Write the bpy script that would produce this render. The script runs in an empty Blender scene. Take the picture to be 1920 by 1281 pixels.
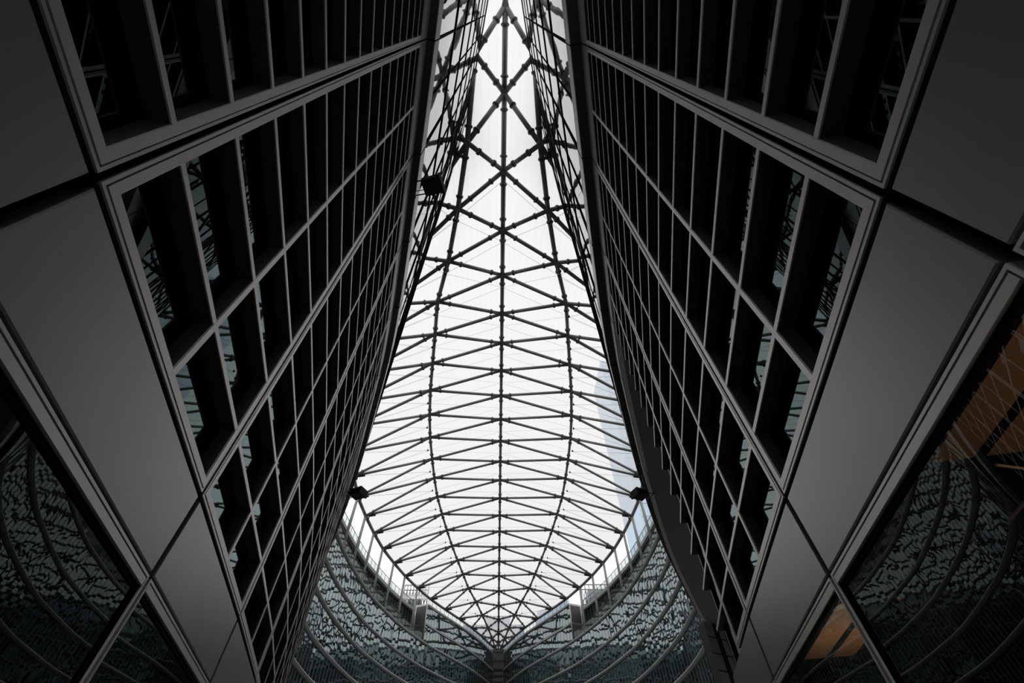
import bpy, math, random
from mathutils import Vector, Matrix

# ------------------------------------------------------------------ scale and camera
S = 0.5            # metres per modelling unit (one unit = one louvre pitch)
CAMZ = 3.2         # camera height above the floor in units; all heights below are relative to the camera
random.seed(7)
COL = bpy.context.scene.collection
PI = math.pi

def V(x, y, h):
    return Vector((x * S, y * S, (h + CAMZ) * S))

pitch, roll, yaw = 0.9031, -0.0193, 0.0387
cp, sp = math.cos(pitch), math.sin(pitch)
R0, F0, U0 = Vector((1, 0, 0)), Vector((0, cp, sp)), Vector((0, -sp, cp))
cr, sr = math.cos(roll), math.sin(roll)
R1 = R0 * cr + U0 * sr
U1 = U0 * cr - R0 * sr
RZ = Matrix.Rotation(-yaw, 3, 'Z')
Rv, Uv, Fv = RZ @ R1, RZ @ U1, RZ @ F0
cam_data = bpy.data.cameras.new('camera')
cam = bpy.data.objects.new('camera', cam_data)
COL.objects.link(cam)
cam_data.sensor_width = 36.0
cam_data.lens = 36.0 * 800.0 / 1920.0
cam_data.clip_start = 0.02
cam_data.clip_end = 2000
m = Matrix.Identity(4)
for r in range(3):
    m[r][0], m[r][1], m[r][2] = Rv[r], Uv[r], -Fv[r]
m.translation = V(0.03, 0, 0)
cam.matrix_world = m
sc = bpy.context.scene
sc.camera = cam

# ------------------------------------------------------------------ sky and exposure
sc.view_settings.view_transform = 'Standard'
sc.view_settings.look = 'None'
sc.view_settings.exposure = 0.0
sc.view_settings.gamma = 1.0
world = bpy.data.worlds.new('overcast_sky')
sc.world = world
world.use_nodes = True
wt = world.node_tree
wt.nodes.clear()
wo = wt.nodes.new('ShaderNodeOutputWorld')
wb = wt.nodes.new('ShaderNodeBackground')
wr = wt.nodes.new('ShaderNodeValToRGB')
wn = wt.nodes.new('ShaderNodeTexNoise')
wn.inputs['Scale'].default_value = 1.6
wn.inputs['Detail'].default_value = 5
wc = wt.nodes.new('ShaderNodeTexCoord')
wt.links.new(wc.outputs['Generated'], wn.inputs['Vector'])
wt.links.new(wn.outputs['Fac'], wr.inputs['Fac'])
wr.color_ramp.elements[0].position = 0.3
wr.color_ramp.elements[0].color = (0.93, 0.95, 0.97, 1)
wr.color_ramp.elements[1].position = 0.7
wr.color_ramp.elements[1].color = (1.0, 1.0, 0.985, 1)
wsx = wt.nodes.new('ShaderNodeSeparateXYZ')
wmr = wt.nodes.new('ShaderNodeMapRange')
wmx = wt.nodes.new('ShaderNodeVectorMath')
wmx.operation = 'SCALE'
wmr.inputs['From Min'].default_value = 0.2
wmr.inputs['From Max'].default_value = 0.95
wmr.inputs['To Min'].default_value = 0.87
wmr.inputs['To Max'].default_value = 1.03
wt.links.new(wc.outputs['Generated'], wsx.inputs[0])
wt.links.new(wsx.outputs['Z'], wmr.inputs['Value'])
wt.links.new(wr.outputs['Color'], wmx.inputs[0])
wt.links.new(wmr.outputs[0], wmx.inputs['Scale'])
wt.links.new(wmx.outputs[0], wb.inputs['Color'])
wb.inputs['Strength'].default_value = 1.35
wt.links.new(wb.outputs[0], wo.inputs[0])
sc.cycles.max_bounces = 10
sc.cycles.transparent_max_bounces = 16
sc.cycles.diffuse_bounces = 3
sc.cycles.glossy_bounces = 4
sc.cycles.caustics_reflective = True
sc.cycles.blur_glossy = 1.0
sc.cycles.caustics_refractive = False

# ------------------------------------------------------------------ materials
def mat_new(name):
    mt = bpy.data.materials.new(name)
    mt.use_nodes = True
    nt = mt.node_tree
    nt.nodes.clear()
    out = nt.nodes.new('ShaderNodeOutputMaterial')
    return mt, nt, out

def principled(name, col, rough=0.5, metal=0.0, spec=0.5, noise=0.0, nscale=3.0, emit=None, bump=0.0):
    mt, nt, out = mat_new(name)
    p = nt.nodes.new('ShaderNodeBsdfPrincipled')
    p.inputs['Base Color'].default_value = (*col, 1)
    p.inputs['Roughness'].default_value = rough
    p.inputs['Metallic'].default_value = metal
    p.inputs['Specular IOR Level'].default_value = spec
    if noise or bump:
        tc = nt.nodes.new('ShaderNodeTexCoord')
        nz = nt.nodes.new('ShaderNodeTexNoise')
        nz.inputs['Scale'].default_value = nscale
        nz.inputs['Detail'].default_value = 6
        nt.links.new(tc.outputs['Object'], nz.inputs['Vector'])
    if noise:
        rp = nt.nodes.new('ShaderNodeValToRGB')
        rp.color_ramp.elements[0].position = 0.25
        rp.color_ramp.elements[1].position = 0.75
        rp.color_ramp.elements[0].color = (*[c * (1 - noise) for c in col], 1)
        rp.color_ramp.elements[1].color = (*[min(1, c * (1 + noise)) for c in col], 1)
        nt.links.new(nz.outputs['Fac'], rp.inputs['Fac'])
        nt.links.new(rp.outputs['Color'], p.inputs['Base Color'])
    if bump:
        bp = nt.nodes.new('ShaderNodeBump')
        bp.inputs['Strength'].default_value = bump
        nt.links.new(nz.outputs['Fac'], bp.inputs['Height'])
        nt.links.new(bp.outputs['Normal'], p.inputs['Normal'])
    if emit:
        p.inputs['Emission Color'].default_value = (*emit[:3], 1)
        p.inputs['Emission Strength'].default_value = emit[3]
    nt.links.new(p.outputs[0], out.inputs[0])
    return mt

def reflective_glass(name, body, tint, ior, see=0.0, waviness=0.0, wscale=0.6):
    """dark glass: fresnel mirror coat over a dark (or partly clear) body"""
    mt, nt, out = mat_new(name)
    fr = nt.nodes.new('ShaderNodeFresnel')
    geo = nt.nodes.new('ShaderNodeNewGeometry')       # same reflectance from either face of a sheet
    mr = nt.nodes.new('ShaderNodeMapRange')
    mr.inputs['To Min'].default_value = ior
    mr.inputs['To Max'].default_value = 1.0 / ior
    nt.links.new(geo.outputs['Backfacing'], mr.inputs['Value'])
    nt.links.new(mr.outputs[0], fr.inputs['IOR'])
    gl = nt.nodes.new('ShaderNodeBsdfGlossy')
    gl.inputs['Color'].default_value = (*tint, 1)
    gl.inputs['Roughness'].default_value = 0.0
    df = nt.nodes.new('ShaderNodeBsdfDiffuse')
    df.inputs['Color'].default_value = (*body, 1)
    mx = nt.nodes.new('ShaderNodeMixShader')
    base = df.outputs[0]
    if see > 0:
        tr = nt.nodes.new('ShaderNodeBsdfTransparent')
        tr.inputs['Color'].default_value = (0.85, 0.9, 0.9, 1)
        m2 = nt.nodes.new('ShaderNodeMixShader')
        m2.inputs[0].default_value = see
        nt.links.new(df.outputs[0], m2.inputs[1])
        nt.links.new(tr.outputs[0], m2.inputs[2])
        base = m2.outputs[0]
    nt.links.new(fr.outputs[0], mx.inputs[0])
    nt.links.new(base, mx.inputs[1])
    nt.links.new(gl.outputs[0], mx.inputs[2])
    if waviness:
        tc = nt.nodes.new('ShaderNodeTexCoord')
        nz = nt.nodes.new('ShaderNodeTexNoise')
        nz.inputs['Scale'].default_value = wscale
        nz.inputs['Detail'].default_value = 1.5
        bp = nt.nodes.new('ShaderNodeBump')
        bp.inputs['Strength'].default_value = waviness
        bp.inputs['Distance'].default_value = 1.0
        nt.links.new(tc.outputs['Object'], nz.inputs['Vector'])
        nt.links.new(nz.outputs['Fac'], bp.inputs['Height'])
        nt.links.new(bp.outputs['Normal'], gl.inputs['Normal'])
        nt.links.new(bp.outputs['Normal'], fr.inputs['Normal'])
    nt.links.new(mx.outputs[0], out.inputs[0])
    return mt

def membrane_mat():
    mt, nt, out = mat_new('etfe_membrane')
    tr = nt.nodes.new('ShaderNodeBsdfTransparent')
    tl = nt.nodes.new('ShaderNodeBsdfTranslucent')
    df = nt.nodes.new('ShaderNodeBsdfDiffuse')
    m1 = nt.nodes.new('ShaderNodeMixShader')
    m2 = nt.nodes.new('ShaderNodeMixShader')
    tc = nt.nodes.new('ShaderNodeTexCoord')
    wv = nt.nodes.new('ShaderNodeTexWave')          # welded seams of the foil, running along the hall
    wv.bands_direction = 'X'
    wv.inputs['Scale'].default_value = 0.55
    wv.inputs['Distortion'].default_value = 0.4
    wv.inputs['Detail'].default_value = 2
    rp = nt.nodes.new('ShaderNodeValToRGB')
    rp.color_ramp.elements[0].position = 0.0
    rp.color_ramp.elements[0].color = (0.84, 0.84, 0.83, 1)
    rp.color_ramp.elements[1].position = 0.06
    rp.color_ramp.elements[1].color = (0.93, 0.925, 0.92, 1)
    nt.links.new(tc.outputs['Object'], wv.inputs['Vector'])
    nt.links.new(wv.outputs['Fac'], rp.inputs['Fac'])
    nt.links.new(rp.outputs['Color'], tr.inputs['Color'])
    tl.inputs['Color'].default_value = (0.60, 0.575, 0.575, 1)
    df.inputs['Color'].default_value = (0.6, 0.6, 0.6, 1)
    m1.inputs[0].default_value = 0.12
    nt.links.new(tl.outputs[0], m1.inputs[1])
    nt.links.new(df.outputs[0], m1.inputs[2])
    m2.inputs[0].default_value = 0.50
    nt.links.new(m1.outputs[0], m2.inputs[1])
    nt.links.new(tr.outputs[0], m2.inputs[2])
    nt.links.new(m2.outputs[0], out.inputs[0])
    return mt

M = {
    'frame':   principled('frame_aluminium', (0.80, 0.77, 0.745), 0.4, 0.35, noise=0.05, nscale=2.0),
    'clad':    principled('satin_metal_cladding', (0.37, 0.365, 0.36), 0.38, 0.55, noise=0.05, nscale=1.2, bump=0.012),
    'joint':   principled('black_joint', (0.004, 0.004, 0.004), 0.8, spec=0.1),
    'rust':    principled('dark_brown_joint', (0.012, 0.008, 0.007), 0.6, spec=0.2),
    'louvre':  principled('dark_bronze_louvre', (0.075, 0.072, 0.058), 0.6, spec=0.2),  # dark tone for the parts behind the pale front edges
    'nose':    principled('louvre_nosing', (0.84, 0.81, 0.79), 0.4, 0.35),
    'soffit':  principled('dark_soffit', (0.25, 0.25, 0.215), 0.7, spec=0.2, noise=0.06),
    'ledge':   principled('dark_ledge_metal', (0.09, 0.09, 0.09), 0.6, spec=0.2),
    'g_set':   reflective_glass('terrace_glass', (0.02, 0.026, 0.026), (0.4, 0.5, 0.5), 1.4),
    'endwall': principled('lobby_lining', (0.07, 0.07, 0.066), 0.5),  # opaque dark tone standing in for the dim room behind the end glazing
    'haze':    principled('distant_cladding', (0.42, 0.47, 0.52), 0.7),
    'stone':   principled('dark_stone', (0.012, 0.0125, 0.013), 0.6, noise=0.25, nscale=1.5),
    'steel':   principled('painted_steel_tube', (0.27, 0.275, 0.262), 0.45, 0.1),
    'flange':  principled('steel_flange', (0.14, 0.145, 0.14), 0.5, 0.1),
    'cable':   principled('cable_steel', (0.4, 0.4, 0.4), 0.4, 0.3),
    'band':    principled('pale_metal_band', (0.52, 0.52, 0.525), 0.4, 0.3),
    'slab':    principled('concrete_edge', (0.4, 0.4, 0.41), 0.6),
    'black':   principled('black_paint', (0.008, 0.008, 0.008), 0.5),
    'floor':   principled('stone_floor', (0.13, 0.13, 0.13), 0.5, noise=0.1),
    'void':    principled('unlit_interior', (0.01, 0.01, 0.01), 0.9, spec=0.0),
    'wood':    principled('brown_timber_lining', (0.20, 0.115, 0.07), 0.5, noise=0.2, nscale=0.8),
    'red':     principled('dark_red_paint', (0.10, 0.015, 0.012), 0.6),
    'rod':     principled('pale_lattice_rod', (0.5, 0.36, 0.28), 0.5),
    'core':    principled('core_cladding', (0.16, 0.165, 0.17), 0.5),
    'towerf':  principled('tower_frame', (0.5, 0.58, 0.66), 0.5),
    'lamp':    principled('ceiling_spot', (0.9, 0.85, 0.75), 0.5, emit=(1.0, 0.85, 0.6, 6.0)),
    'membrane': membrane_mat(),
    'g_louvre': reflective_glass('window_glass', (0.003, 0.004, 0.003), (0.62, 0.80, 0.82), 1.75),
    'g_upper':  reflective_glass('curtain_wall_glass', (0.10, 0.11, 0.11), (0.93, 0.95, 0.95), 2.4, waviness=0.01, wscale=0.3),
    'g_far':    reflective_glass('green_facade_glass', (0.014, 0.026, 0.027), (0.80, 0.92, 0.93), 4.2),
    'g_base':   reflective_glass('ground_floor_glass', (0.003, 0.003, 0.003), (0.62, 0.70, 0.68), 2.0, see=0.9),
    'g_rail':   reflective_glass('railing_glass', (0.13, 0.16, 0.16), (0.8, 0.9, 0.9), 1.4, see=0.75),
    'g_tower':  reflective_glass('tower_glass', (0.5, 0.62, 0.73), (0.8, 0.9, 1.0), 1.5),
}

# ------------------------------------------------------------------ mesh builder
class MB:
    def __init__(self):
        self.v, self.f, self.mi, self.mats, self.smooth = [], [], [], [], []
        self.cur = 0
        self.sm = False
    def mat(self, name):
        if name not in self.mats:
            self.mats.append(name)
        self.cur = self.mats.index(name)
        return self
    def add(self, vs, fs, smooth=False):
        o = len(self.v)
        self.v += vs
        for f in fs:
            self.f.append(tuple(i + o for i in f))
            self.mi.append(self.cur)
            self.smooth.append(smooth)
    def hexa(self, p):          # eight corners: 0-3 bottom ring, 4-7 top ring
        self.add(p, [(3, 2, 1, 0), (4, 5, 6, 7), (0, 1, 5, 4), (1, 2, 6, 5), (2, 3, 7, 6), (3, 0, 4, 7)])
    def box(self, x0, x1, y0, y1, h0, h1):
        self.hexa([V(x0, y0, h0), V(x1, y0, h0), V(x1, y1, h0), V(x0, y1, h0),
                   V(x0, y0, h1), V(x1, y0, h1), V(x1, y1, h1), V(x0, y1, h1)])
    def tube(self, a, b, r, n=10, r2=None, caps=True):   # a, b world vectors in metres, r in units
        r2 = r if r2 is None else r2
        d = (b - a)
        if d.length < 1e-6:
            return
        d = d.normalized()
        up = Vector((0, 0, 1)) if abs(d.z) < 0.95 else Vector((1, 0, 0))
        s = d.cross(up).normalized()
        t = s.cross(d)
        vs = []
        for p, rr in ((a, r), (b, r2)):
            for i in range(n):
                an = 2 * PI * i / n
                vs.append(p + (s * math.cos(an) + t * math.sin(an)) * rr * S)
        fs = [(i, (i + 1) % n, n + (i + 1) % n, n + i) for i in range(n)]
        self.add(vs, fs, True)
        if caps:
            o = len(self.v) - 2 * n
            self.f.append(tuple(o + i for i in range(n - 1, -1, -1)))
            self.f.append(tuple(o + n + i for i in range(n)))
            self.mi += [self.cur] * 2
            self.smooth += [False] * 2
    def sweep(self, path, prof, closed=True):
        """path: list of (x, y, nx, ny); prof: list of (offset towards the court, height)"""
        k = len(prof)
        vs = []
        for (x, y, nx, ny) in path:
            for (o, h) in prof:
                vs.append(V(x + nx * o, y + ny * o, h))
        fs = []
        rng = k if closed else k - 1
        for i in range(len(path) - 1):
            for j in range(rng):
                a, b = i * k + j, i * k + (j + 1) % k
                fs.append((a, b, b + k, a + k))
        self.add(vs, fs)
        if closed:
            o = len(self.v) - len(vs)
            self.f.append(tuple(o + j for j in range(k - 1, -1, -1)))
            self.f.append(tuple(o + (len(path) - 1) * k + j for j in range(k)))
            self.mi += [self.cur] * 2
            self.smooth += [False] * 2
    def build(self, name, parent=None, recalc=True):
        me = bpy.data.meshes.new(name)
        org = parent.matrix_world.translation.copy() if parent is not None else Vector((0, 0, 0))
        if parent is None and self.v:
            c = sum(self.v, Vector((0, 0, 0))) / len(self.v)
            c.z = min(p.z for p in self.v)
            org = c
        me.from_pydata([tuple(p - org) for p in self.v], [], self.f)
        for n in self.mats:
            me.materials.append(M[n])
        me.polygons.foreach_set('material_index', self.mi)
        me.polygons.foreach_set('use_smooth', self.smooth)
        if recalc:
            import bmesh
            bm = bmesh.new()
            bm.from_mesh(me)
            bmesh.ops.recalc_face_normals(bm, faces=bm.faces)
            bm.to_mesh(me)
            bm.free()
        me.update()
        ob = bpy.data.objects.new(name, me)
        COL.objects.link(ob)
        if parent is not None:
            ob.parent = parent
        else:
            ob.location = org
            ob.matrix_world = Matrix.Translation(org)
        return ob

def empty(name, loc):
    o = bpy.data.objects.new(name, None)
    COL.objects.link(o)
    o.location = loc
    o.matrix_world = Matrix.Translation(loc)
    o.empty_display_size = 0.2
    return o

def sub(mb, name, parent):
    """a sub-part: same frame as its parent part"""
    ob = mb.build(name)
    ob.matrix_world = ob.matrix_world
    w = ob.matrix_world.copy()
    ob.parent = parent
    root = parent.parent.matrix_world.translation if parent.parent else parent.matrix_world.translation
    ob.location = w.translation - root
    return ob

def tag(o, label=None, cat=None, group=None, kind=None):
    if label: o['label'] = label
    if cat: o['category'] = cat
    if group: o['group'] = group
    if kind: o['kind'] = kind
    return o

# ------------------------------------------------------------------ plan of the near walls (mirror pair, axis x = 0)
WP = [(0.95, -7.1), (1.93, -3.02), (2.86, 1.04), (3.82, 5.06), (4.83, 9.11), (5.84, 12.95), (6.93, 16.6),
      (8.40, 20.8), (10.16, 25.7), (11.80, 30.0), (13.35, 33.85), (15.8, 39.5), (19.2, 46.5), (23.2, 54.4),
      (28.0, 63.0), (33.5, 74.0)]

def catmull(P, n=8):
    out = []
    for i in range(len(P) - 1):
        p0 = P[i - 1] if i > 0 else (2 * P[0][0] - P[1][0], 2 * P[0][1] - P[1][1])
        p1, p2 = P[i], P[i + 1]
        p3 = P[i + 2] if i + 2 < len(P) else (2 * P[-1][0] - P[-2][0], 2 * P[-1][1] - P[-2][1])
        for k in range(n):
            t = k / n
            q = []
            for c in (0, 1):
                q.append(0.5 * (2 * p1[c] + (p2[c] - p0[c]) * t + (2 * p0[c] - 5 * p1[c] + 4 * p2[c] - p3[c]) * t * t
                                + (3 * p1[c] - p0[c] - 3 * p2[c] + p3[c]) * t ** 3))
            out.append(tuple(q))
    out.append(P[-1])
    return out

def with_normals(pts, side):
    """pts for the right side; returns (x, y, nx, ny) with n pointing to the court axis"""
    out = []
    for i, (x, y) in enumerate(pts):
        a = pts[max(0, i - 1)]
        b = pts[min(len(pts) - 1, i + 1)]
        tx, ty = b[0] - a[0], b[1] - a[1]
        l = math.hypot(tx, ty)
        nx, ny = -ty / l, tx / l
        out.append((side * x, y, side * nx, ny))
    return out

WC = catmull(WP, 6)

def joint_points(n, L=4.15):
    """joint 2 = A (2.86,1.04); step along the curve by chord length"""
    pts = [WP[0], WP[1], WP[2], WP[3], WP[4], WP[5]]
    fine = catmull(WP, 60)
    cur = pts[-1]
    idx = min(range(len(fine)), key=lambda i: math.hypot(fine[i][0] - cur[0], fine[i][1] - cur[1]))
    while len(pts) < n:
        while idx < len(fine) - 1 and math.hypot(fine[idx][0] - cur[0], fine[idx][1] - cur[1]) < L:
            idx += 1
        cur = fine[idx]
        pts.append(cur)
    return pts

JP = joint_points(12)

class Frame:
    """local frame of one bay: a along the wall, o towards the court, h height"""
    def __init__(self, p, q, side):
        self.side = side
        self.p = p
        dx, dy = q[0] - p[0], q[1] - p[1]
        self.L = math.hypot(dx, dy)
        self.t = (dx / self.L, dy / self.L)
        self.n = (-self.t[1], self.t[0])
    def P(self, a, o, h):
        x = self.p[0] + self.t[0] * a + self.n[0] * o
        y = self.p[1] + self.t[1] * a + self.n[1] * o
        return V(self.side * x, y, h)
    def box(self, mb, a0, a1, o0, o1, h0, h1):
        P = self.P
        mb.hexa([P(a0, o0, h0), P(a1, o0, h0), P(a1, o1, h0), P(a0, o1, h0),
                 P(a0, o0, h1), P(a1, o0, h1), P(a1, o1, h1), P(a0, o1, h1)])
    def ring(self, mb, a0, a1, h0, h1, w, o0, o1):
        """rectangular frame of bar width w with mitred corners"""
        P = self.P
        for (c0, c1, d0, d1) in (((a0, h0), (a1, h0), (a1 - w, h0 + w), (a0 + w, h0 + w)),
                                 ((a1, h0), (a1, h1), (a1 - w, h1 - w), (a1 - w, h0 + w)),
                                 ((a1, h1), (a0, h1), (a0 + w, h1 - w), (a1 - w, h1 - w)),
                                 ((a0, h1), (a0, h0), (a0 + w, h0 + w), (a0 + w, h1 - w))):
            q = [c0, c1, d0, d1]
            mb.hexa([P(a, o0, h) for a, h in q] + [P(a, o1, h) for a, h in q])

ORD = ['first', 'second', 'third', 'fourth', 'fifth', 'sixth', 'seventh', 'eighth', 'ninth', 'tenth', 'eleventh']
SIDE = {-1: 'left', 1: 'right'}

# heights (relative to the camera)
H_BASE, H_GTOP = -CAMZ, 2.135
H_M0, H_M1 = 2.17, 3.095
H_F0, H_F1 = 3.16, 18.0
H_S1, H_S2 = 18.12, 19.35

# ------------------------------------------------------------------ setting: floor and backing walls
fl = MB().mat('floor')
fl.box(-90, 90, -40, 330, -CAMZ - 0.4, -CAMZ)
tag(fl.build('floor'), kind='structure')

for side in (-1, 1):
    mb = MB().mat('void')
    pts = [p for p in WC if p[1] <= (12.0 if side > 0 else 47)]
    # dark solid core of the building behind the louvres and cladding
    path = with_normals(pts, side)
    mb.sweep(path, [(-0.75, 2.0), (-0.75, 18.1), (-6.0, 18.1), (-6.0, 2.0)])
    if side > 0:
        pass
    tag(mb.build('wall_' + SIDE[side]), kind='structure')
    jb = MB().mat('joint')                    # black lining right behind the cladding joints
    jb.sweep(path, [(-0.42, 1.98), (-0.42, 3.2), (-0.5, 3.2), (-0.5, 1.98)])
    for i in range(len(JP) - 1):
        if side > 0 and i > 4: break
        fr = Frame(JP[i], JP[i + 1], side)
        fr.box(jb, -0.06, 0.06, -0.7, -0.05, 3.0, 18.0)
        fr.box(jb, -0.15, 0.15, -0.45, -0.12, -CAMZ, 3.05)
    tag(jb.build('trim_1' if side < 0 else 'trim_2'), kind='structure')

# ------------------------------------------------------------------ near walls: louvred windows, cladding, ground glazing
def louvred_window(i, side, a_end=None, open_end=False):
    p, q = JP[i], JP[i + 1]
    fr = Frame(p, q, side)
    L = fr.L
    root = empty('louvred_window', fr.P(L / 2, 0, H_F0))
    a0, a1 = 0.035, (L - 0.035)
    split = L / 2
    if open_end:
        a1 = split + 0.05
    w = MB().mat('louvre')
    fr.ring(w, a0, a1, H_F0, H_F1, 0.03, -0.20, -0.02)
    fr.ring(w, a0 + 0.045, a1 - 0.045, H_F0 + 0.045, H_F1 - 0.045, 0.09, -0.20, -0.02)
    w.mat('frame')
    fr.ring(w, a0, a1, H_F0, H_F1, 0.03, -0.02, 0.0)
    fr.ring(w, a0 + 0.045, a1 - 0.045, H_F0 + 0.045, H_F1 - 0.045, 0.09, -0.02, 0.005)
    fo = w.build('window_frame', root)
    g = MB().mat('joint')
    fr.ring(g, a0 + 0.03, a1 - 0.03, H_F0 + 0.03, H_F1 - 0.03, 0.015, -0.2, -0.03)
    g.build('gasket', root)
    ins = 0.045 + 0.09
    # upright fin in the middle of the bay
    if not open_end:
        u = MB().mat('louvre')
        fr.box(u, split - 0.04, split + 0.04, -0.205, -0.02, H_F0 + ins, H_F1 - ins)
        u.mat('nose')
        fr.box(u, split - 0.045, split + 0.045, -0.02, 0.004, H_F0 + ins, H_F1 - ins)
        u.build('mullion', root)
    else:
        u = MB().mat('frame')
        fr.box(u, split + 0.06, split + 0.10, -0.205, 0.0, H_F0, H_F1)
        u.build('mullion', root)
    a_in0, a_in1 = a0 + ins, a1 - ins
    if open_end:
        a_in1 = L - 0.02
    for k in range(1, 15):
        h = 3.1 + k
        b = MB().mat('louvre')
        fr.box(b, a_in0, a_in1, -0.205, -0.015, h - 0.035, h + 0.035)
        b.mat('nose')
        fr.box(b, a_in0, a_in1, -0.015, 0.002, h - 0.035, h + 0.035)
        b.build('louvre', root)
    gl = MB().mat('g_louvre')
    mid = [(a_in0 - 0.05, split - 0.03), (split + 0.03, a_in1 + 0.05)]
    if open_end:
        mid = [(a_in0 - 0.05, split + 0.02)]
    for (b0, b1) in mid:
        fr.box(gl, b0, b1, -0.25, -0.21, H_F0 + 0.1, H_F1 - 0.1)
    gl.build('glass_pane', root)
    if open_end:
        e = MB().mat('frame')
        fr.box(e, split + 0.1, L + 0.14, -0.27, -0.22, H_F0, H_F1)
        e.build('back_plate', root)
    return root

def cladding(i, side):
    fr = Frame(JP[i], JP[i + 1], side)
    c = MB().mat('clad')
    P = fr.P
    # cassette with softly turned edges
    a0, a1, h0, h1 = 0.055, fr.L - 0.055, H_M0, H_M1
    e = 0.012
    fr.box(c, a0, a1, -0.22, -e, h0, h1)
    vs = [P(a0, -e, h0), P(a1, -e, h0), P(a1, -e, h1), P(a0, -e, h1),
          P(a0 + e, 0, h0 + e), P(a1 - e, 0, h0 + e), P(a1 - e, 0, h1 - e), P(a0 + e, 0, h1 - e)]
    c.add(vs, [(4, 5, 6, 7), (0, 1, 5, 4), (1, 2, 6, 5), (2, 3, 7, 6), (3, 0, 4, 7)])
    return c.build('cladding_panel')

def shop_window(i, side):
    fr = Frame(JP[i], JP[i + 1], side)
    L = fr.L
    root = empty('glazing_unit', fr.P(L / 2, 0, H_BASE))
    w = MB().mat('frame')
    fr.ring(w, 0.04, L - 0.04, H_BASE, H_GTOP, 0.025, -0.2, 0.0)
    fr.box(w, 0.08, L - 0.08, -0.16, -0.002, 2.025, H_GTOP - 0.04)
    w.build('frame', root)
    k = MB().mat('joint')
    fr.ring(k, 0.08, L - 0.08, H_BASE + 0.04, 2.02, 0.05, -0.09, -0.03)
    fr.ring(k, 0.065, L - 0.065, H_BASE + 0.025, H_GTOP - 0.025, 0.02, -0.2, -0.02)
    k.build('gasket', root)
    g = MB().mat('g_base')
    P = fr.P
    g.add([P(0.1, -0.05, H_BASE + 0.06), P(L - 0.1, -0.05, H_BASE + 0.06), P(L - 0.1, -0.05, 2.0), P(0.1, -0.05, 2.0)], [(0, 1, 2, 3)])
    g.build('glass_pane', root)
    return root

for side in (-1, 1):
    nb = 9 if side < 0 else 5
    for i in range(nb):
        opened = side > 0 and i == 4
        r = louvred_window(i, side, open_end=opened)
        sn = SIDE[side]
        place = ['hidden past the top corner', 'at the upper picture corner', 'nearest, with broadest panes', 'second from the camera',
                 'third from the camera', 'fourth from the camera', 'fifth from the camera', 'sixth from the camera', 'seventh, farthest off'][i]
        if opened:
            place = 'last, with free louvre ends'
        tag(r, f'dark louvred window of the {sn} wall, {place}', 'window', f'tall louvred windows of the {sn} wall')
        if i < 8:
            c = cladding(i, side)
            tag(c, f'plain grey metal panel on the {sn} wall, ' +
                ['past the top corner', 'in the upper picture corner', 'the largest one', 'second largest, below a black joint',
                 'third, a narrow one lower down', 'fourth, a narrow sliver', 'fifth along', 'sixth along'][i], 'panel', f'metal cladding panels of the {sn} wall')
        if i < 7:
            g = shop_window(i, side)
            tag(g, f'ground floor window of the {sn} wall, ' +
                ['behind the camera', 'at the picture side edge', 'the largest pane, reflecting curved bands', 'cut off by the bottom edge',
                 'fourth along', 'fifth along', 'sixth along'][i], 'window', f'ground floor windows of the {sn} wall')

# fascia, soffit ledge and upper curtain wall --------------------------------------------------
LEV = [21.0, 28.0, 35.0, 42.0, 49.0, 56.0, 63.0]
def top_h(y):
    t = max(0.0, min(1.0, (y + 5) / 45.0))
    return 71.0 + 0.4 * t

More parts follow.
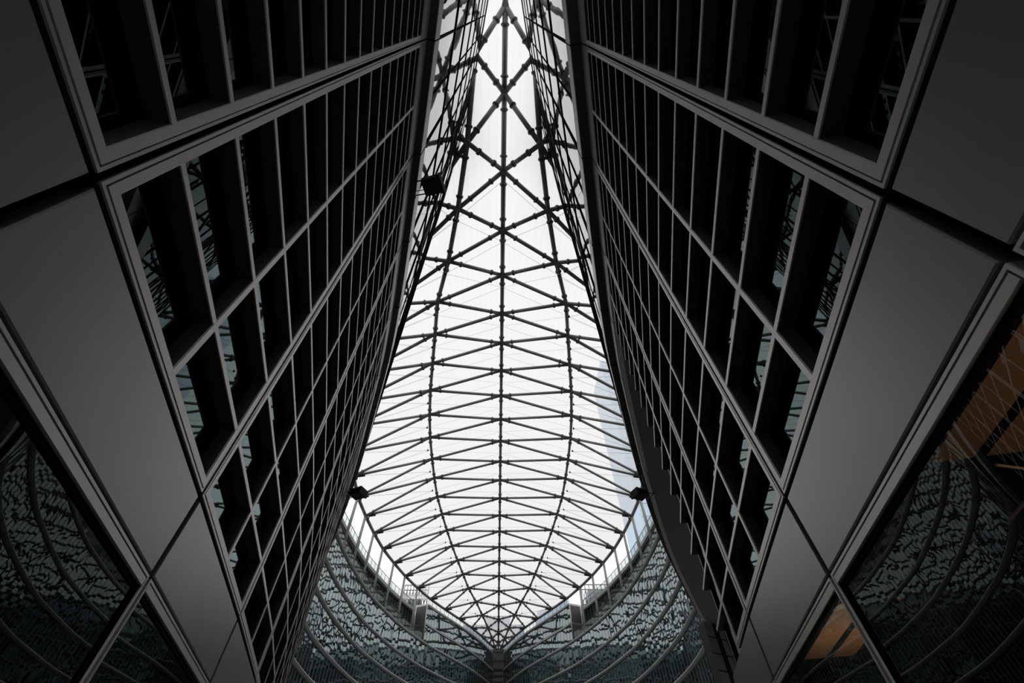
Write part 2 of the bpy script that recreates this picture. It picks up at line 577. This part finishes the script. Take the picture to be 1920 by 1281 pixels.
for side in (-1, 1):
    OFF = 0.30 if side < 0 else 0.41
    sn = SIDE[side]
    path = with_normals(WC, side)
    root = empty('cornice', V(side * 8, 20, H_S1))
    mb = MB().mat('frame')
    mb.sweep(path, [(0.0, H_S1), (0.0, H_S2), (-0.3, H_S2), (-0.3, H_S1)])
    mb.build('lower_fascia', root)
    mb = MB().mat('ledge')
    mb.sweep(path, [(-0.3, H_S2 + 0.02), (OFF - 0.03, H_S2 + 0.02), (OFF - 0.03, H_S2 + 0.12), (-0.3, H_S2 + 0.12)])
    mb.build('ledge_soffit', root)
    mb = MB().mat('frame')
    mb.sweep(path, [(OFF, H_S2 + 0.05), (OFF, 20.75), (OFF - 0.2, 20.75), (OFF - 0.2, H_S2 + 0.05)])
    mb.build('upper_fascia', root)
    mb = MB().mat('joint')
    for i in range(len(JP)):
        if i == 0: continue
        p = JP[i]
        fr = Frame(JP[i - 1], p, side)
        fr.box(mb, fr.L - 0.02, fr.L + 0.02, -0.1, 0.012, H_S1 - 0.01, H_S2 + 0.01)
        fr.box(mb, fr.L - 0.02, fr.L + 0.02, -0.1, OFF + 0.012, H_S2 + 0.005, 20.76)
    mb.build('expansion_joint', root)
    tag(root, f'grey fascia with a dark stepped ledge capping the louvred wall on the {sn}', 'cornice')

    # curtain wall
    cw = empty('curtain_wall', V(side * 8, 20, 20.8))
    tag(cw, f'tall reflective glass wall above the {sn} fascia, mirroring the roof tubes', 'glass wall')
    for li in range(len(LEV)):
        h0 = LEV[li] - (0.2 if li == 0 else 0)
        g = MB().mat('g_upper')
        n = len(path)
        vs, fs = [], []
        for (x, y, nx, ny) in path:
            h1 = LEV[li + 1] if li + 1 < len(LEV) else top_h(y)
            vs += [V(x + nx * (OFF - 0.06), y + ny * (OFF - 0.06), h0), V(x + nx * (OFF - 0.06), y + ny * (OFF - 0.06), h1)]
        for k in range(n - 1):
            fs.append((2 * k, 2 * k + 2, 2 * k + 3, 2 * k + 1))
        g.add(vs, fs)
        g.build('glass_ribbon', cw, recalc=False)
        if li:
            t = MB().mat('joint')
            t.sweep(path, [(OFF - 0.08, h0 - 0.13), (OFF - 0.01, h0 - 0.13), (OFF - 0.01, h0 + 0.13), (OFF - 0.08, h0 + 0.13)])
            t.mat('frame')
            t.sweep(path, [(OFF - 0.08, h0 + 0.13), (OFF - 0.02, h0 + 0.13), (OFF - 0.02, h0 + 0.32), (OFF - 0.08, h0 + 0.32)])
            t.build('transom', cw)
    for i in range(1, len(JP)):
        fr = Frame(JP[i - 1], JP[i], side)
        t = MB().mat('joint')
        fr.box(t, fr.L / 2 - 0.012, fr.L / 2 + 0.012, OFF - 0.08, OFF + 0.0, 20.8, top_h(JP[i][1]) - 0.05)
        t.build('mullion', cw)
        t = MB().mat('joint')
        fr.box(t, fr.L - 0.035, fr.L + 0.035, OFF - 0.08, OFF + 0.0, 20.8, top_h(JP[i][1]) - 0.05)
        t.build('mullion', cw)
    # cap rail
    mb = MB().mat('black')
    vs, fs = [], []
    for (x, y, nx, ny) in path:
        for (o, dh) in ((OFF - 0.15, 0.0), (OFF + 0.02, 0.0), (OFF + 0.02, 0.3), (OFF - 0.15, 0.3)):
            vs.append(V(x + nx * o, y + ny * o, top_h(y) + dh))
    for k in range(len(path) - 1):
        for j in range(4):
            a, b = k * 4 + j, k * 4 + (j + 1) % 4
            fs.append((a, b, b + 4, a + 4))
    mb.add(vs, fs)
    mb.build('cap_rail', cw)
    # opaque building mass behind the glass
    mb = MB().mat('void')
    bp = [p for k, p in enumerate(path) if k % 3 == 0]
    mb.sweep(bp, [(-0.35, 20.0), (-0.35, 68.5), (-14, 68.5), (-14, 20.0)])
    tag(mb.build('wall_upper_' + sn), kind='structure')

# broad soffit on the right where the lower wall stops short
so = MB().mat('soffit')
inner = [(x, y) for (x, y) in WC if 10.5 <= y <= 54.5]
vs = [V(x + 0.02, y, H_S1 + 0.02) for x, y in inner] + [V(25.4, 55.7, H_S1 + 0.02), V(70, 80, H_S1 + 0.02), V(70, 10.5, H_S1 + 0.02)]
top = [v + Vector((0, 0, 0.25)) for v in vs]
n = len(vs)
so.add(vs + top, [tuple(range(n)), tuple(range(2 * n - 1, n - 1, -1))] + [(i, (i + 1) % n, n + (i + 1) % n, n + i) for i in range(n)])
so_o = so.build('soffit', recalc=True)
tag(so_o, 'broad dark soffit under the overhanging upper storeys on the right, with a curved edge', 'soffit')

# dark stone wall closing the space under that soffit
st = MB().mat('stone')
st.hexa([V(23.2, 54.4, -CAMZ), V(60, 76, -CAMZ), V(60, 78, -CAMZ), V(23.2, 56.4, -CAMZ),
         V(23.2, 54.4, H_S1), V(60, 76, H_S1), V(60, 78, H_S1), V(23.2, 56.4, H_S1)])
d = Vector((36.8, 21.6)).normalized()
nn = Vector((d.y, -d.x))
def SWP(a, o, h): return V(23.2 + d.x * a + nn.x * o, 54.4 + d.y * a + nn.y * o, h)
st.mat('joint')
for k in range(12):
    h = H_S1 - 1.5 - k * 1.55
    st.hexa([SWP(0.1, 0, h), SWP(12, 0, h), SWP(12, 0.06, h), SWP(0.1, 0.06, h), SWP(0.1, 0, h + .1), SWP(12, 0, h + .1), SWP(12, 0.06, h + .1), SWP(0.1, 0.06, h + .1)])
for a in (1.55, 1.95, 3.4, 5.2):
    st.hexa([SWP(a, 0, -3), SWP(a + .12, 0, -3), SWP(a + .12, 0.12, -3), SWP(a, 0.12, -3), SWP(a, 0, H_S1), SWP(a + .12, 0, H_S1), SWP(a + .12, 0.12, H_S1), SWP(a, 0.12, H_S1)])
tag(st.build('stone_wall'), 'dark stone clad wall standing under the far end of the right soffit', 'wall')
bk = MB().mat('void')
bk.hexa([V(5.9, 12.2, -CAMZ), V(50, 12.2, -CAMZ), V(50, 12.6, -CAMZ), V(5.9, 12.6, -CAMZ),
         V(5.9, 12.2, H_S1), V(50, 12.2, H_S1), V(50, 12.6, H_S1), V(5.9, 12.6, H_S1)])
tag(bk.build('wall_return'), kind='structure')

# ------------------------------------------------------------------ roof
SY = 10.5
ridge_h = {-2: 77.5, -1: 76.0, 0: 74.15, 1: 71.03, 2: 71.81, 3: 74.46, 4: 76.34, 5: 79.35, 6: 81.22, 7: 82.61, 8: 83.37, 9: 83.9, 10: 84.08,
           11: 84.22, 12: 83.92, 13: 83.46, 14: 82.93, 15: 82.07, 16: 81.34, 17: 80.13, 18: 78.28, 19: 76.42, 20: 74.5, 21: 72.79, 22: 71.51, 23: 71.3}
side_n = {-2: (3.2, 72.5), -1: (4.15, 72.0), 0: (5.29, 66.4), 1: (7.36, 68.1), 2: (9.83, 70.0), 3: (13.0, 72.65), 4: (14.8, 75.6), 5: (16.6, 77.8), 6: (18.3, 79.15),
          7: (19.65, 80.25), 8: (20.6, 80.85), 9: (21.0, 81.05), 10: (21.3, 81.4), 11: (21.2, 81.15), 12: (20.4, 80.9), 13: (19.4, 80.6),
          14: (18.1, 79.95), 15: (16.55, 79.35), 16: (14.8, 78.55), 17: (12.9, 77.4), 18: (9.95, 76.05), 19: (7.35, 74.5), 20: (4.86, 72.9), 21: (3.0, 71.9), 22: (1.6, 71.4)}
EC = {9: (41.2, 105), 10: (42.1, 115.5), 11: (41.8, 126), 12: (41.1, 136.5), 13: (39.9, 147), 14: (37.7, 157.5), 15: (35.1, 168), 16: (31.7, 178.5),
      17: (27.7, 189), 18: (22.6, 199.5), 19: (17.2, 210), 20: (12.1, 220.5), 21: (7.9, 231), 22: (4.3, 241.5), 23: (0.4, 252)}
fineW = catmull(WP, 40)
def Wx(y):
    for i in range(len(fineW) - 1):
        if fineW[i][1] <= y <= fineW[i + 1][1]:
            t = (y - fineW[i][1]) / (fineW[i + 1][1] - fineW[i][1])
            return fineW[i][0] + t * (fineW[i + 1][0] - fineW[i][0])
    return fineW[0][0] if y < 0 else fineW[-1][0]
edge_n = {}
for k in range(-1, 24):
    y = SY * (k + 1)
    if k >= 9:
        edge_n[k] = (EC[k][0], EC[k][1], 71.3)
    elif y <= 60:
        edge_n[k] = {-1: (3.6, 0.0, 72.0), 0: (8.83, 15.15, 72.5), 1: (12.82, 26.57, 72.5), 2: (17.39, 37.29, 72.8), 3: (23.37, 48.23, 72.8), 4: (28.54, 57.63, 72.5)}[k]
    else:
        edge_n[k] = {5: (31.71, 66.46, 72.0), 6: (35.01, 75.56, 71.6), 7: (37.2, 84.0, 71.3), 8: (39.9, 94.5, 71.3)}[k]
edge_n[-2] = (3.0, -10.5, 72.0)
def RN(k): return V(0, SY * (k + 1), ridge_h[k])
def SN(k, s): return V(s * side_n[k][0], 5.45 if k == -1 else -5.2 if k == -2 else SY * (k + 1.5), side_n[k][1])
def EN(k, s): return V(s * edge_n[k][0], edge_n[k][1], edge_n[k][2])

roof = empty('tubular_roof', V(0, 120, 71.3))
tag(roof, 'arched triangulated roof of dark steel tubes carrying white foil over the courtyard', 'roof')

def strut(a, b, r, name, parent, ends=(2.2, 2.2), flat=True, rod=True):
    """one tube with a bolted flange near each end"""
    mb = MB().mat('steel')
    mb.tube(a, b, r, 10)
    ob = mb.build(name, parent)
    d = (b - a)
    L = d.length
    d = d.normalized()
    f = MB().mat('flange')
    for p, sgn in ((a, 1), (b, -1)):
        dist = min(ends[0] * S, L * 0.3)
        c = p + d * dist * sgn
        f.tube(c - d * 0.10 * S, c + d * 0.10 * S, r * 1.5, 10)
        f.tube(c - d * 0.22 * S, c + d * 0.22 * S, r * 1.25, 10)
    sub(f, 'flange', ob)
    return ob

for k in range(-1, 24):
    if k > -2:
        strut(RN(k - 1), RN(k), 0.41, 'ridge_tube', roof)
    for s in (-1, 1):
        if k <= 22 and k > -1:
            strut(SN(k - 1, s), SN(k, s), 0.39, 'chord_tube', roof)
        if k <= 22:
            strut(RN(k), SN(k, s), 0.37, 'inner_brace', roof, (2.6, 2.6))
            strut(RN(k + 1), SN(k, s), 0.37, 'inner_brace', roof, (2.6, 2.6))
            strut(SN(k, s), EN(k, s), 0.37, 'outer_brace', roof, (2.6, 2.6))
            strut(SN(k, s), EN(k + 1, s), 0.37, 'outer_brace', roof, (2.6, 2.6))
for s in (-1, 1):
    for k in range(4, 23):
        mb = MB().mat('steel')
        mb.tube(EN(k, s), EN(k + 1, s), 0.5, 10)
        mb.build('edge_beam', roof)
    # small bearing plates and shoes at the edge nodes
    for k in range(9, 22):
        e = EN(k, s)
        inw = (SN(k, s) - e).normalized()
        p = MB().mat('black')
        c = e + inw * 2.4 * S
        p.tube(c - inw * 1.1 * S + Vector((0, 0, -.5 * S)), c + inw * 0.9 * S + Vector((0, 0, -.75 * S)), 0.22, 6)
        p.tube(e + inw * 1.2 * S + Vector((0, 0, -.4 * S)), e + inw * 1.2 * S + Vector((0, 0, -1.5 * S)), 0.18, 6)
        p.build('node_bracket', roof)

# welded hubs at the nodes
hub = MB().mat('steel')
for k in range(-1, 24):
    for c in [RN(k)] + ([SN(k, -1), SN(k, 1)] if k <= 22 else []):
        hub.tube(c + Vector((0, 0, -0.55 * S)), c + Vector((0, 0, 0.55 * S)), 0.5, 12)
hb = hub.build('node_hub', roof)
hb['kind'] = 'stuff'

# cable net under the foil
drop = 4.6
def dn(v, d=drop): return v + Vector((0, 0, -d * S))
for k in range(1, 22):
    cb = MB().mat('cable')
    for s in (-1, 1):
        f = dn(SN(k, s))
        for rn in (RN(k), RN(k + 1)):
            cb.tube(f, dn(rn), 0.022, 4, caps=False)
        for en in (EN(k, s), EN(k + 1, s)):
            cb.tube(f, en, 0.022, 4, caps=False)
            cb.tube(f + Vector((0, .25 * S, 0)), en, 0.02, 4, caps=False)
        cb.tube(SN(k, s), f, 0.02, 4, caps=False)
        cb.mat('black')
        cb.tube(f + Vector((0, 0, .2 * S)), f - Vector((0, 0, .2 * S)), 0.22, 6)
        cb.mat('cable')
    cb.build('cable_net', roof)

# foil cushions, one strip per bay, a little above the tubes
def up(v, d=1.1): return v + Vector((0, 0, d * S))
for k in range(-2, 23):
    mb = MB().mat('membrane')
    for s in (-1, 1):
        R_, R2, Sk, E_, E2 = up(RN(k)), up(RN(k + 1)), up(SN(k, s)), up(EN(k, s), .5), up(EN(k + 1, s), .5)
        def tri(a, b, c, bulge=0.55, n=5):
            vs, ix = [], {}
            for i in range(n + 1):
                for j in range(n + 1 - i):
                    u, v = i / n, j / n
                    w = 1 - u - v
                    p = a * w + b * u + c * v
                    p = p + Vector((0, 0, 27 * u * v * w * bulge * S))
                    ix[(i, j)] = len(vs)
                    vs.append(p)
            fs = []
            for i in range(n):
                for j in range(n - i):
                    fs.append((ix[(i, j)], ix[(i + 1, j)], ix[(i, j + 1)]))
                    if i + j < n - 1:
                        fs.append((ix[(i + 1, j)], ix[(i + 1, j + 1)], ix[(i, j + 1)]))
            mb.add(vs, fs, True)
        tri(R_, R2, Sk)
        tri(E_, E2, Sk)
        if k < 22:
            Sn = up(SN(k + 1, s))
            tri(R2, Sn, Sk)
            tri(E2, Sn, Sk)
    mb.build('foil_cushion', roof, recalc=False)

# ------------------------------------------------------------------ far curved office buildings
ECP = [(35.3, 76.0), (37.8, 84.0), (40.3, 94.0), (41.6, 104.5)] + [EC[k] for k in range(10, 23)] + [(2.6, 246.5)]
ECF = catmull(ECP, 8)
BH = [56.0, 48.6, 42.0, 34.8, 28.4, 21.4, 14.4, 7.4]

def far_path(side, y0=None, y1=None, off=0.0):
    pts = [p for p in ECF if (y0 is None or p[1] >= y0 - 0.01) and (y1 is None or p[1] <= y1 + 0.01)]
    pa = with_normals(pts, side)
    # normals must face the court
    out = []
    for (x, y, nx, ny) in pa:
        out.append((x + nx * off, y + ny * off, nx, ny))
    return out

def resample(path, step):
    out = [path[0]]
    acc = 0.0
    for i in range(1, len(path)):
        x0, y0 = path[i - 1][:2]
        x1, y1 = path[i][:2]
        seg = math.hypot(x1 - x0, y1 - y0)
        pos = step - acc
        while pos <= seg:
            t = pos / seg
            out.append(tuple(path[i - 1][c] * (1 - t) + path[i][c] * t for c in range(4)))
            pos += step
        acc = (acc + seg) % step
    if math.hypot(out[-1][0] - path[-1][0], out[-1][1] - path[-1][1]) > 0.05:
        out.append(path[-1])
    return out

def pane_ribbon(path, h0, h1, o, name, parent, step=2.15, rows=1, tilt=0.009, bow=0.005, gm='g_far', seed=0):
    rnd = random.Random(seed)
    pts = resample(path, step)
    g = MB().mat(gm)
    fr_ = MB().mat('slab')
    nu, nv = 3, 4
    for i in range(len(pts) - 1):
        a, b = pts[i], pts[i + 1]
        nx, ny = (a[2] + b[2]) / 2, (a[3] + b[3]) / 2
        for r in range(rows):
            z0 = h0 + (h1 - h0) * r / rows
            z1 = h0 + (h1 - h0) * (r + 1) / rows
            ty, tz = rnd.gauss(0, tilt), rnd.gauss(0, tilt * 0.8)
            bw = rnd.gauss(0.3, 1.0) * bow
            vs, fs = [], []
            for u in range(nu + 1):
                for w in range(nv + 1):
                    uu, ww = u / nu, w / nv
                    x = a[0] + (b[0] - a[0]) * uu
                    y = a[1] + (b[1] - a[1]) * uu
                    h = z0 + (z1 - z0) * ww
                    dd = o + ty * (uu - .5) * step + tz * (ww - .5) * (z1 - z0) + bw * (1 - (2 * uu - 1) ** 2) * (1 - (2 * ww - 1) ** 2)
                    vs.append(V(x + nx * dd, y + ny * dd, h))
            for u in range(nu):
                for w in range(nv):
                    q = u * (nv + 1) + w
                    fs.append((q, q + nv + 1, q + nv + 2, q + 1))
            g.add(vs, fs, True)
        fr_.tube(V(a[0] + nx * (o + .04), a[1] + ny * (o + .04), h0), V(a[0] + nx * (o + .04), a[1] + ny * (o + .04), h1), 0.035, 4, caps=False)
    g.build(name, parent, recalc=False)
    return fr_

def railing(path, h, o, parent, step=3.2, hh=2.4):
    rl = MB().mat('black')
    rl.sweep(path, [(o, h + hh), (o + .14, h + hh), (o + .14, h + hh + .14), (o, h + hh + .14)])
    pts = resample(path, step)
    for (x, y, nx, ny) in pts:
        rl.tube(V(x + nx * o, y + ny * o, h), V(x + nx * o, y + ny * o, h + hh), 0.07, 4)
    ob = rl.build('railing', parent)
    g = MB().mat('g_rail')
    vs, fs = [], []
    for (x, y, nx, ny) in path:
        vs += [V(x + nx * o, y + ny * o, h + .1), V(x + nx * o, y + ny * o, h + hh - .1)]
    for k in range(len(path) - 1):
        fs.append((2 * k, 2 * k + 2, 2 * k + 3, 2 * k + 1))
    g.add(vs, fs)
    sub(g, 'railing_glass', ob)

YB = 187.0     # where the setback ends and the taller block begins
for side in (-1, 1):
    sn = SIDE[side]
    b = empty('curved_office_building', V(side * 42, 130, -CAMZ))
    tag(b, f'concave glass office building with pale floor bands, far end of the court on the {sn}', 'building')
    full = far_path(side)
    fp = full
    # floor bands
    for i, h in enumerate(BH):
        mb = MB().mat('band')
        mb.sweep(fp, [(0.0, h - .45), (0.35, h - .38), (0.55, h - .12), (0.55, h + .12), (0.35, h + .38), (0.0, h + .45)])
        mb.sweep(fp, [(0.35, h - .02), (0.62, h - .02), (0.62, h + .06), (0.35, h + .06)])
        mb.build('floor_band', b)
    mul = MB().mat('black')
    for i in range(len(BH)):
        h1 = BH[i] - 0.45
        h0 = BH[i + 1] + 0.45 if i + 1 < len(BH) else -CAMZ
        fr_ = pane_ribbon(fp, h0, h1, 0.0, 'window_ribbon', b, seed=11 + i + (50 if side > 0 else 0), rows=1)
        fr_.build('window_mullions', b)
    # tall block near the apex
    tp = far_path(side, y0=YB)
    for i, (h0, h1) in enumerate(((56.45, 61.7), (62.5, 68.3))):
        fr_ = pane_ribbon(tp, h0, h1, 0.0, 'window_ribbon', b, seed=71 + i + (50 if side > 0 else 0), rows=1, tilt=0.004)
        fr_.build('window_mullions', b)
    for h in (62.1, 68.7):
        mb = MB().mat('band')
        mb.sweep(tp, [(0.0, h - .4), (0.45, h - .3), (0.5, h + .3), (0.0, h + .4)])
        mb.build('floor_band', b)
    railing(tp, 69.1, 0.2, b, hh=1.5)
    # block end wall
    x, y, nx, ny = tp[0]
    def EW(d_, h, o=0.0): return V(x - nx * d_ + ny * o * side, y - ny * d_ - nx * o * side, h)
    mb = MB().mat('endwall')
    mb.add([EW(0, 56), EW(12, 56), EW(12, 68.5), EW(0, 68.5)], [(0, 1, 2, 3)])
    mb.build('end_wall', b, recalc=False)
    mb = MB().mat('band')
    for h in (62.1, 68.7):
        mb.hexa([EW(0, h - .4), EW(12, h - .4), EW(12, h - .4, .3), EW(0, h - .4, .3), EW(0, h + .4), EW(12, h + .4), EW(12, h + .4, .3), EW(0, h + .4, .3)])
    for dd in (0, 5.0):
        mb.tube(EW(dd, 56), EW(dd, 68.5), .25, 6)
    mb.build('end_frame', b)
    # terrace with railing and set back storey
    lp = far_path(side, y1=YB)
    mb = MB().mat('slab')
    mb.sweep(lp, [(0.3, 56.0), (0.3, 56.4), (-6.0, 56.4), (-6.0, 56.0)])
    mb.build('terrace_slab', b)
    railing(lp, 56.4, 0.25, b, step=3.0, hh=2.2)
    fr_ = pane_ribbon(lp, 56.4, 66.2, -5.2, 'window_ribbon', b, seed=5 if side > 0 else 6, rows=1, tilt=0.006, gm='g_set')
    fr_.build('window_mullions', b)
    mb = MB().mat('slab')
    mb.sweep(lp, [(-4.2, 66.2), (-4.2, 67.2), (-16, 67.2), (-16, 66.2)])
    mb.build('roof_slab', b)
    railing(lp, 67.2, -4.5, b, step=3.0, hh=2.2)
    # opaque mass
    mb = MB().mat('void')
    cp_ = [p for k, p in enumerate(far_path(side)) if k % 4 == 0 or k == len(ECF) - 1]
    mb.sweep(cp_, [(-0.6, -CAMZ), (-0.6, 55.9), (-18, 55.9), (-18, -CAMZ)])
    mb.sweep([p for p in cp_ if p[1] <= YB + 3], [(-5.8, 56.5), (-5.8, 66.1), (-18, 66.1), (-18, 56.5)])
    mb.sweep([p for p in cp_ if p[1] >= YB], [(-0.6, 56), (-0.6, 68.4), (-26, 68.4), (-26, 56)])
    mb.build('inner_mass', b)
    # warm ceiling spots glimpsed behind the glass near the block corner
    for (dd, hh) in ((3.0, 60.0), (5.2, 58.6)):
        mb = MB().mat('lamp')
        c = EW(dd, hh, .35)
        mb.tube(c, c + Vector((0, 0, .2)), .2, 8)
        mb.build('ceiling_spot', b)
    # columns carrying the roof edge
    for k in range(9, 17):
        e = EN(k, side)
        c = MB().mat('slab')
        foot = V(side * (edge_n[k][0]), edge_n[k][1], 56.4)
        c.tube(foot, e, 0.42, 12)
        c.tube(foot, foot + Vector((0, 0, .3 * S)), 0.7, 12)
        o = c.build('roof_column')
        tag(o, f'slim grey roof edge column on the {sn} terrace, {ORD[k - 9]} from its near end', 'column', f'roof edge columns of the {sn} far building')

# service core between the two buildings at the tip
co = empty('lift_core', V(0, 254, -CAMZ))
tag(co, 'narrow grey slatted service core where the two curved buildings meet', 'lift shaft')
mb = MB().mat('core')
mb.box(-4, 4, 247.6, 258, -CAMZ, 68.4)
mb.box(-2.5, 2.5, 247.2, 258, 66, 69.5)
mb.build('shaft', co)
mb = MB().mat('black')
for k in range(26):
    mb.box(-2.3, 2.3, 247.2, 247.6, 2 + k * 2.4, 2.9 + k * 2.4)
mb.build('slats', co)
mb = MB().mat('steel')
mb.box(-2.9, 2.9, 246.5, 258, 69.5, 70.4)
mb.build('cap', co)

# ------------------------------------------------------------------ floodlights on the near fascias
def floodlight(px, py, ph, side, label, rot):
    root = empty('floodlight', V(px, py, ph))
    c = Vector(V(px, py, ph))
    rz = Matrix.Rotation(rot, 3, 'Z')
    def L(x, y, z): return c + rz @ Vector((x * S, y * S, z * S))
    def bx(mb, x0, x1, y0, y1, z0, z1):
        mb.hexa([L(x0, y0, z0), L(x1, y0, z0), L(x1, y1, z0), L(x0, y1, z0), L(x0, y0, z1), L(x1, y0, z1), L(x1, y1, z1), L(x0, y1, z1)])
    mb = MB().mat('black')
    bx(mb, -.42, .34, -.36, .36, -.22, .18)
    bx(mb, .34, .46, -.40, .40, -.26, .22)
    for i in range(6):
        bx(mb, -.40 + i * .12, -.35 + i * .12, -.34, .34, .18, .28)
    mb.build('housing', root)
    mb = MB().mat('black')
    mb.tube(L(-.42, -.3, 0), L(-1.0, -.3, .12), .03, 6)
    mb.tube(L(-.42, .3, 0), L(-1.0, .3, .12), .03, 6)
    mb.tube(L(-1.0, -.42, .12), L(-1.0, .42, .12), .035, 6)
    mb.tube(L(-.42, .08, -.1), L(-.6, .02, -.3), .02, 5)
    mb.tube(L(-.6, .02, -.3), L(-1.0, .05, .0), .02, 5)
    if ph < 18 and side > 0:                    # hangs from the soffit
        for yy in (-.3, .3):
            a = L(-1.0, yy, .12)
            mb.tube(a, Vector((a.x, a.y, (H_S1 + .05 + CAMZ) * S)), .03, 6)
    mb.build('bracket', root)
    tag(root, label, 'floodlight', 'black floodlights bracketed to the fascias')

floodlight(-3.12, 6.37, 19.3, -1, 'black floodlight on a wire bracket, biggest one, sticking out from the left fascia', -0.25)
floodlight(-9.42, 25.8, 16.2, -1, 'small black floodlight at the far end of the left wall beside the roof edge', -0.4)
floodlight(9.5, 25.9, 16.25, 1, 'small black floodlight at the far end of the right wall beside the roof edge', PI + 0.4)

# ------------------------------------------------------------------ interior behind the ground floor glass
for side in (-1, 1):
    sn = SIDE[side]
    pts = [p for p in WC if p[1] <= (12.0 if side > 0 else 24)]
    path = with_normals(pts, side)
    mb = MB().mat('void')
    mb.sweep(path, [(-6.5, -CAMZ), (-6.5, 2.2), (-6.8, 2.2), (-6.8, -CAMZ)])
    tag(mb.build('wall_inside_' + sn), kind='structure')
    mb = MB().mat('void')
    mb.sweep(path, [(-0.08, 2.03), (-6.6, 2.03), (-6.6, 2.1), (-0.08, 2.1)])
    tag(mb.build('ceiling_' + sn), kind='structure')
for (ya, yb, wo) in ((-7.0, 3.0, 'upper'), (5.4, 7.6, 'lower')):  # brown only where the ceiling is lit; its unlit rest is painted near-black
    dep_ = 5.5 if wo == 'upper' else 0.8
    fine_ = [p for p in fineW if ya <= p[1] <= yb]
    mb = MB().mat('wood')
    mb.sweep(with_normals(fine_[::4], 1), [(-0.1, 1.985), (-dep_, 1.985), (-dep_, 2.025), (-0.1, 2.025)])
    tag(mb.build('ceiling_board'), 'brown timber ceiling board inside the right ground floor, ' + ('wide one behind the pale rods' if wo == 'upper' else 'narrow glowing strip near the bottom edge'), 'ceiling board')

# rod lattice and red partition inside the right ground floor
frR = Frame(JP[2], JP[3], 1)
lat = empty('rod_lattice', frR.P(1.5, -1.2, 1.9))
tag(lat, 'lattice of thin pale rods hanging below the brown ceiling behind the right ground floor glass', 'lattice')
for k in range(10):
    mb = MB().mat('rod')
    a = -3.2 + k * 0.55
    mb.tube(frR.P(a, -0.5, 1.90), frR.P(a + 1.6, -4.2, 1.90), 0.012, 5)
    mb.build('rod', lat)
for k in range(9):
    mb = MB().mat('rod')
    o = -0.55 - k * 0.42
    mb.tube(frR.P(-3.4, o, 1.87), frR.P(2.6, o - 0.4, 1.87), 0.012, 5)
    mb.build('rod', lat)
mb = MB().mat('red')
frR.box(mb, -6.0, 1.2, -3.6, -3.5, -CAMZ, 1.85)
tag(mb.build('partition'), 'dark red partition standing inside behind the right ground floor glass', 'partition')
lamp = bpy.data.lights.new('interior_lamp', 'AREA')  # added fill light aimed up at the brown ceiling, no fitting modelled
lamp.energy = 3
lamp.size = 0.9
lamp.color = (1.0, 0.72, 0.45)
lo = bpy.data.objects.new('interior_lamp', lamp)
COL.objects.link(lo)
lo.location = V(4.1, 1.0, 0.2)
lo.rotation_euler = (PI, 0, 0)
lamp2 = bpy.data.lights.new('interior_spot', 'AREA')  # second added fill, warming the narrow ceiling strip from below
lamp2.energy = 2.2
lamp2.size = 0.3
lamp2.color = (1.0, 0.72, 0.45)
lo2 = bpy.data.objects.new('interior_spot', lamp2)
COL.objects.link(lo2)
lo2.location = V(4.65, 6.4, 1.0)
lo2.rotation_euler = (PI, 0, 0)

# ------------------------------------------------------------------ things outside the roof
tw = empty('glass_tower', V(64, 150, -CAMZ))
tag(tw, 'pale blue glass tower block outside, seen through the roof foil on the right', 'tower')
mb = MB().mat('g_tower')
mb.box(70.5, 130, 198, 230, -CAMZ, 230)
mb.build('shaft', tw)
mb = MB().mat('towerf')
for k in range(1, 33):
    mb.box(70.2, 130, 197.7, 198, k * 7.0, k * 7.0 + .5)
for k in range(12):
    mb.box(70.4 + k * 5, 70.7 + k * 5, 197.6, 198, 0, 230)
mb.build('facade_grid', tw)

for side in (-1, 1):
    sn = SIDE[side]
    ps = empty('rooftop_screen', V(side * 38, 200, 68.5))
    tag(ps, f'steel lattice plant screen on the roof of the {sn} far building', 'plant screen')
    mb = MB().mat('steel')
    x0, x1, y = (side * 30.5, side * 41, 200) if side < 0 else (36.0, 50.0, 200)
    for k in range(9):
        xa = x0 + (x1 - x0) * k / 8
        mb.tube(V(xa, y, 68.45), V(xa, y, 81), .2, 5)
        if k < 8:
            xb = x0 + (x1 - x0) * (k + 1) / 8
            mb.tube(V(xa, y, 73), V(xb, y, 79), .15, 5)
            mb.tube(V(xa, y, 79), V(xb, y, 73), .15, 5)
    for h in (73, 79, 81):
        mb.tube(V(x0, y, h), V(x1, y, h), .25, 5)
    mb.build('lattice', ps)
    mb = MB().mat('towerf' if side > 0 else 'core')
    mb.box(min(x0 + side * 3, x1 - side * 2), max(x0 + side * 3, x1 - side * 2), y + 1.5, y + 10, 68.45, 79.5 if side > 0 else 76)
    mb.build('plant_room', ps)

# distant blocks seen dimly through the foil
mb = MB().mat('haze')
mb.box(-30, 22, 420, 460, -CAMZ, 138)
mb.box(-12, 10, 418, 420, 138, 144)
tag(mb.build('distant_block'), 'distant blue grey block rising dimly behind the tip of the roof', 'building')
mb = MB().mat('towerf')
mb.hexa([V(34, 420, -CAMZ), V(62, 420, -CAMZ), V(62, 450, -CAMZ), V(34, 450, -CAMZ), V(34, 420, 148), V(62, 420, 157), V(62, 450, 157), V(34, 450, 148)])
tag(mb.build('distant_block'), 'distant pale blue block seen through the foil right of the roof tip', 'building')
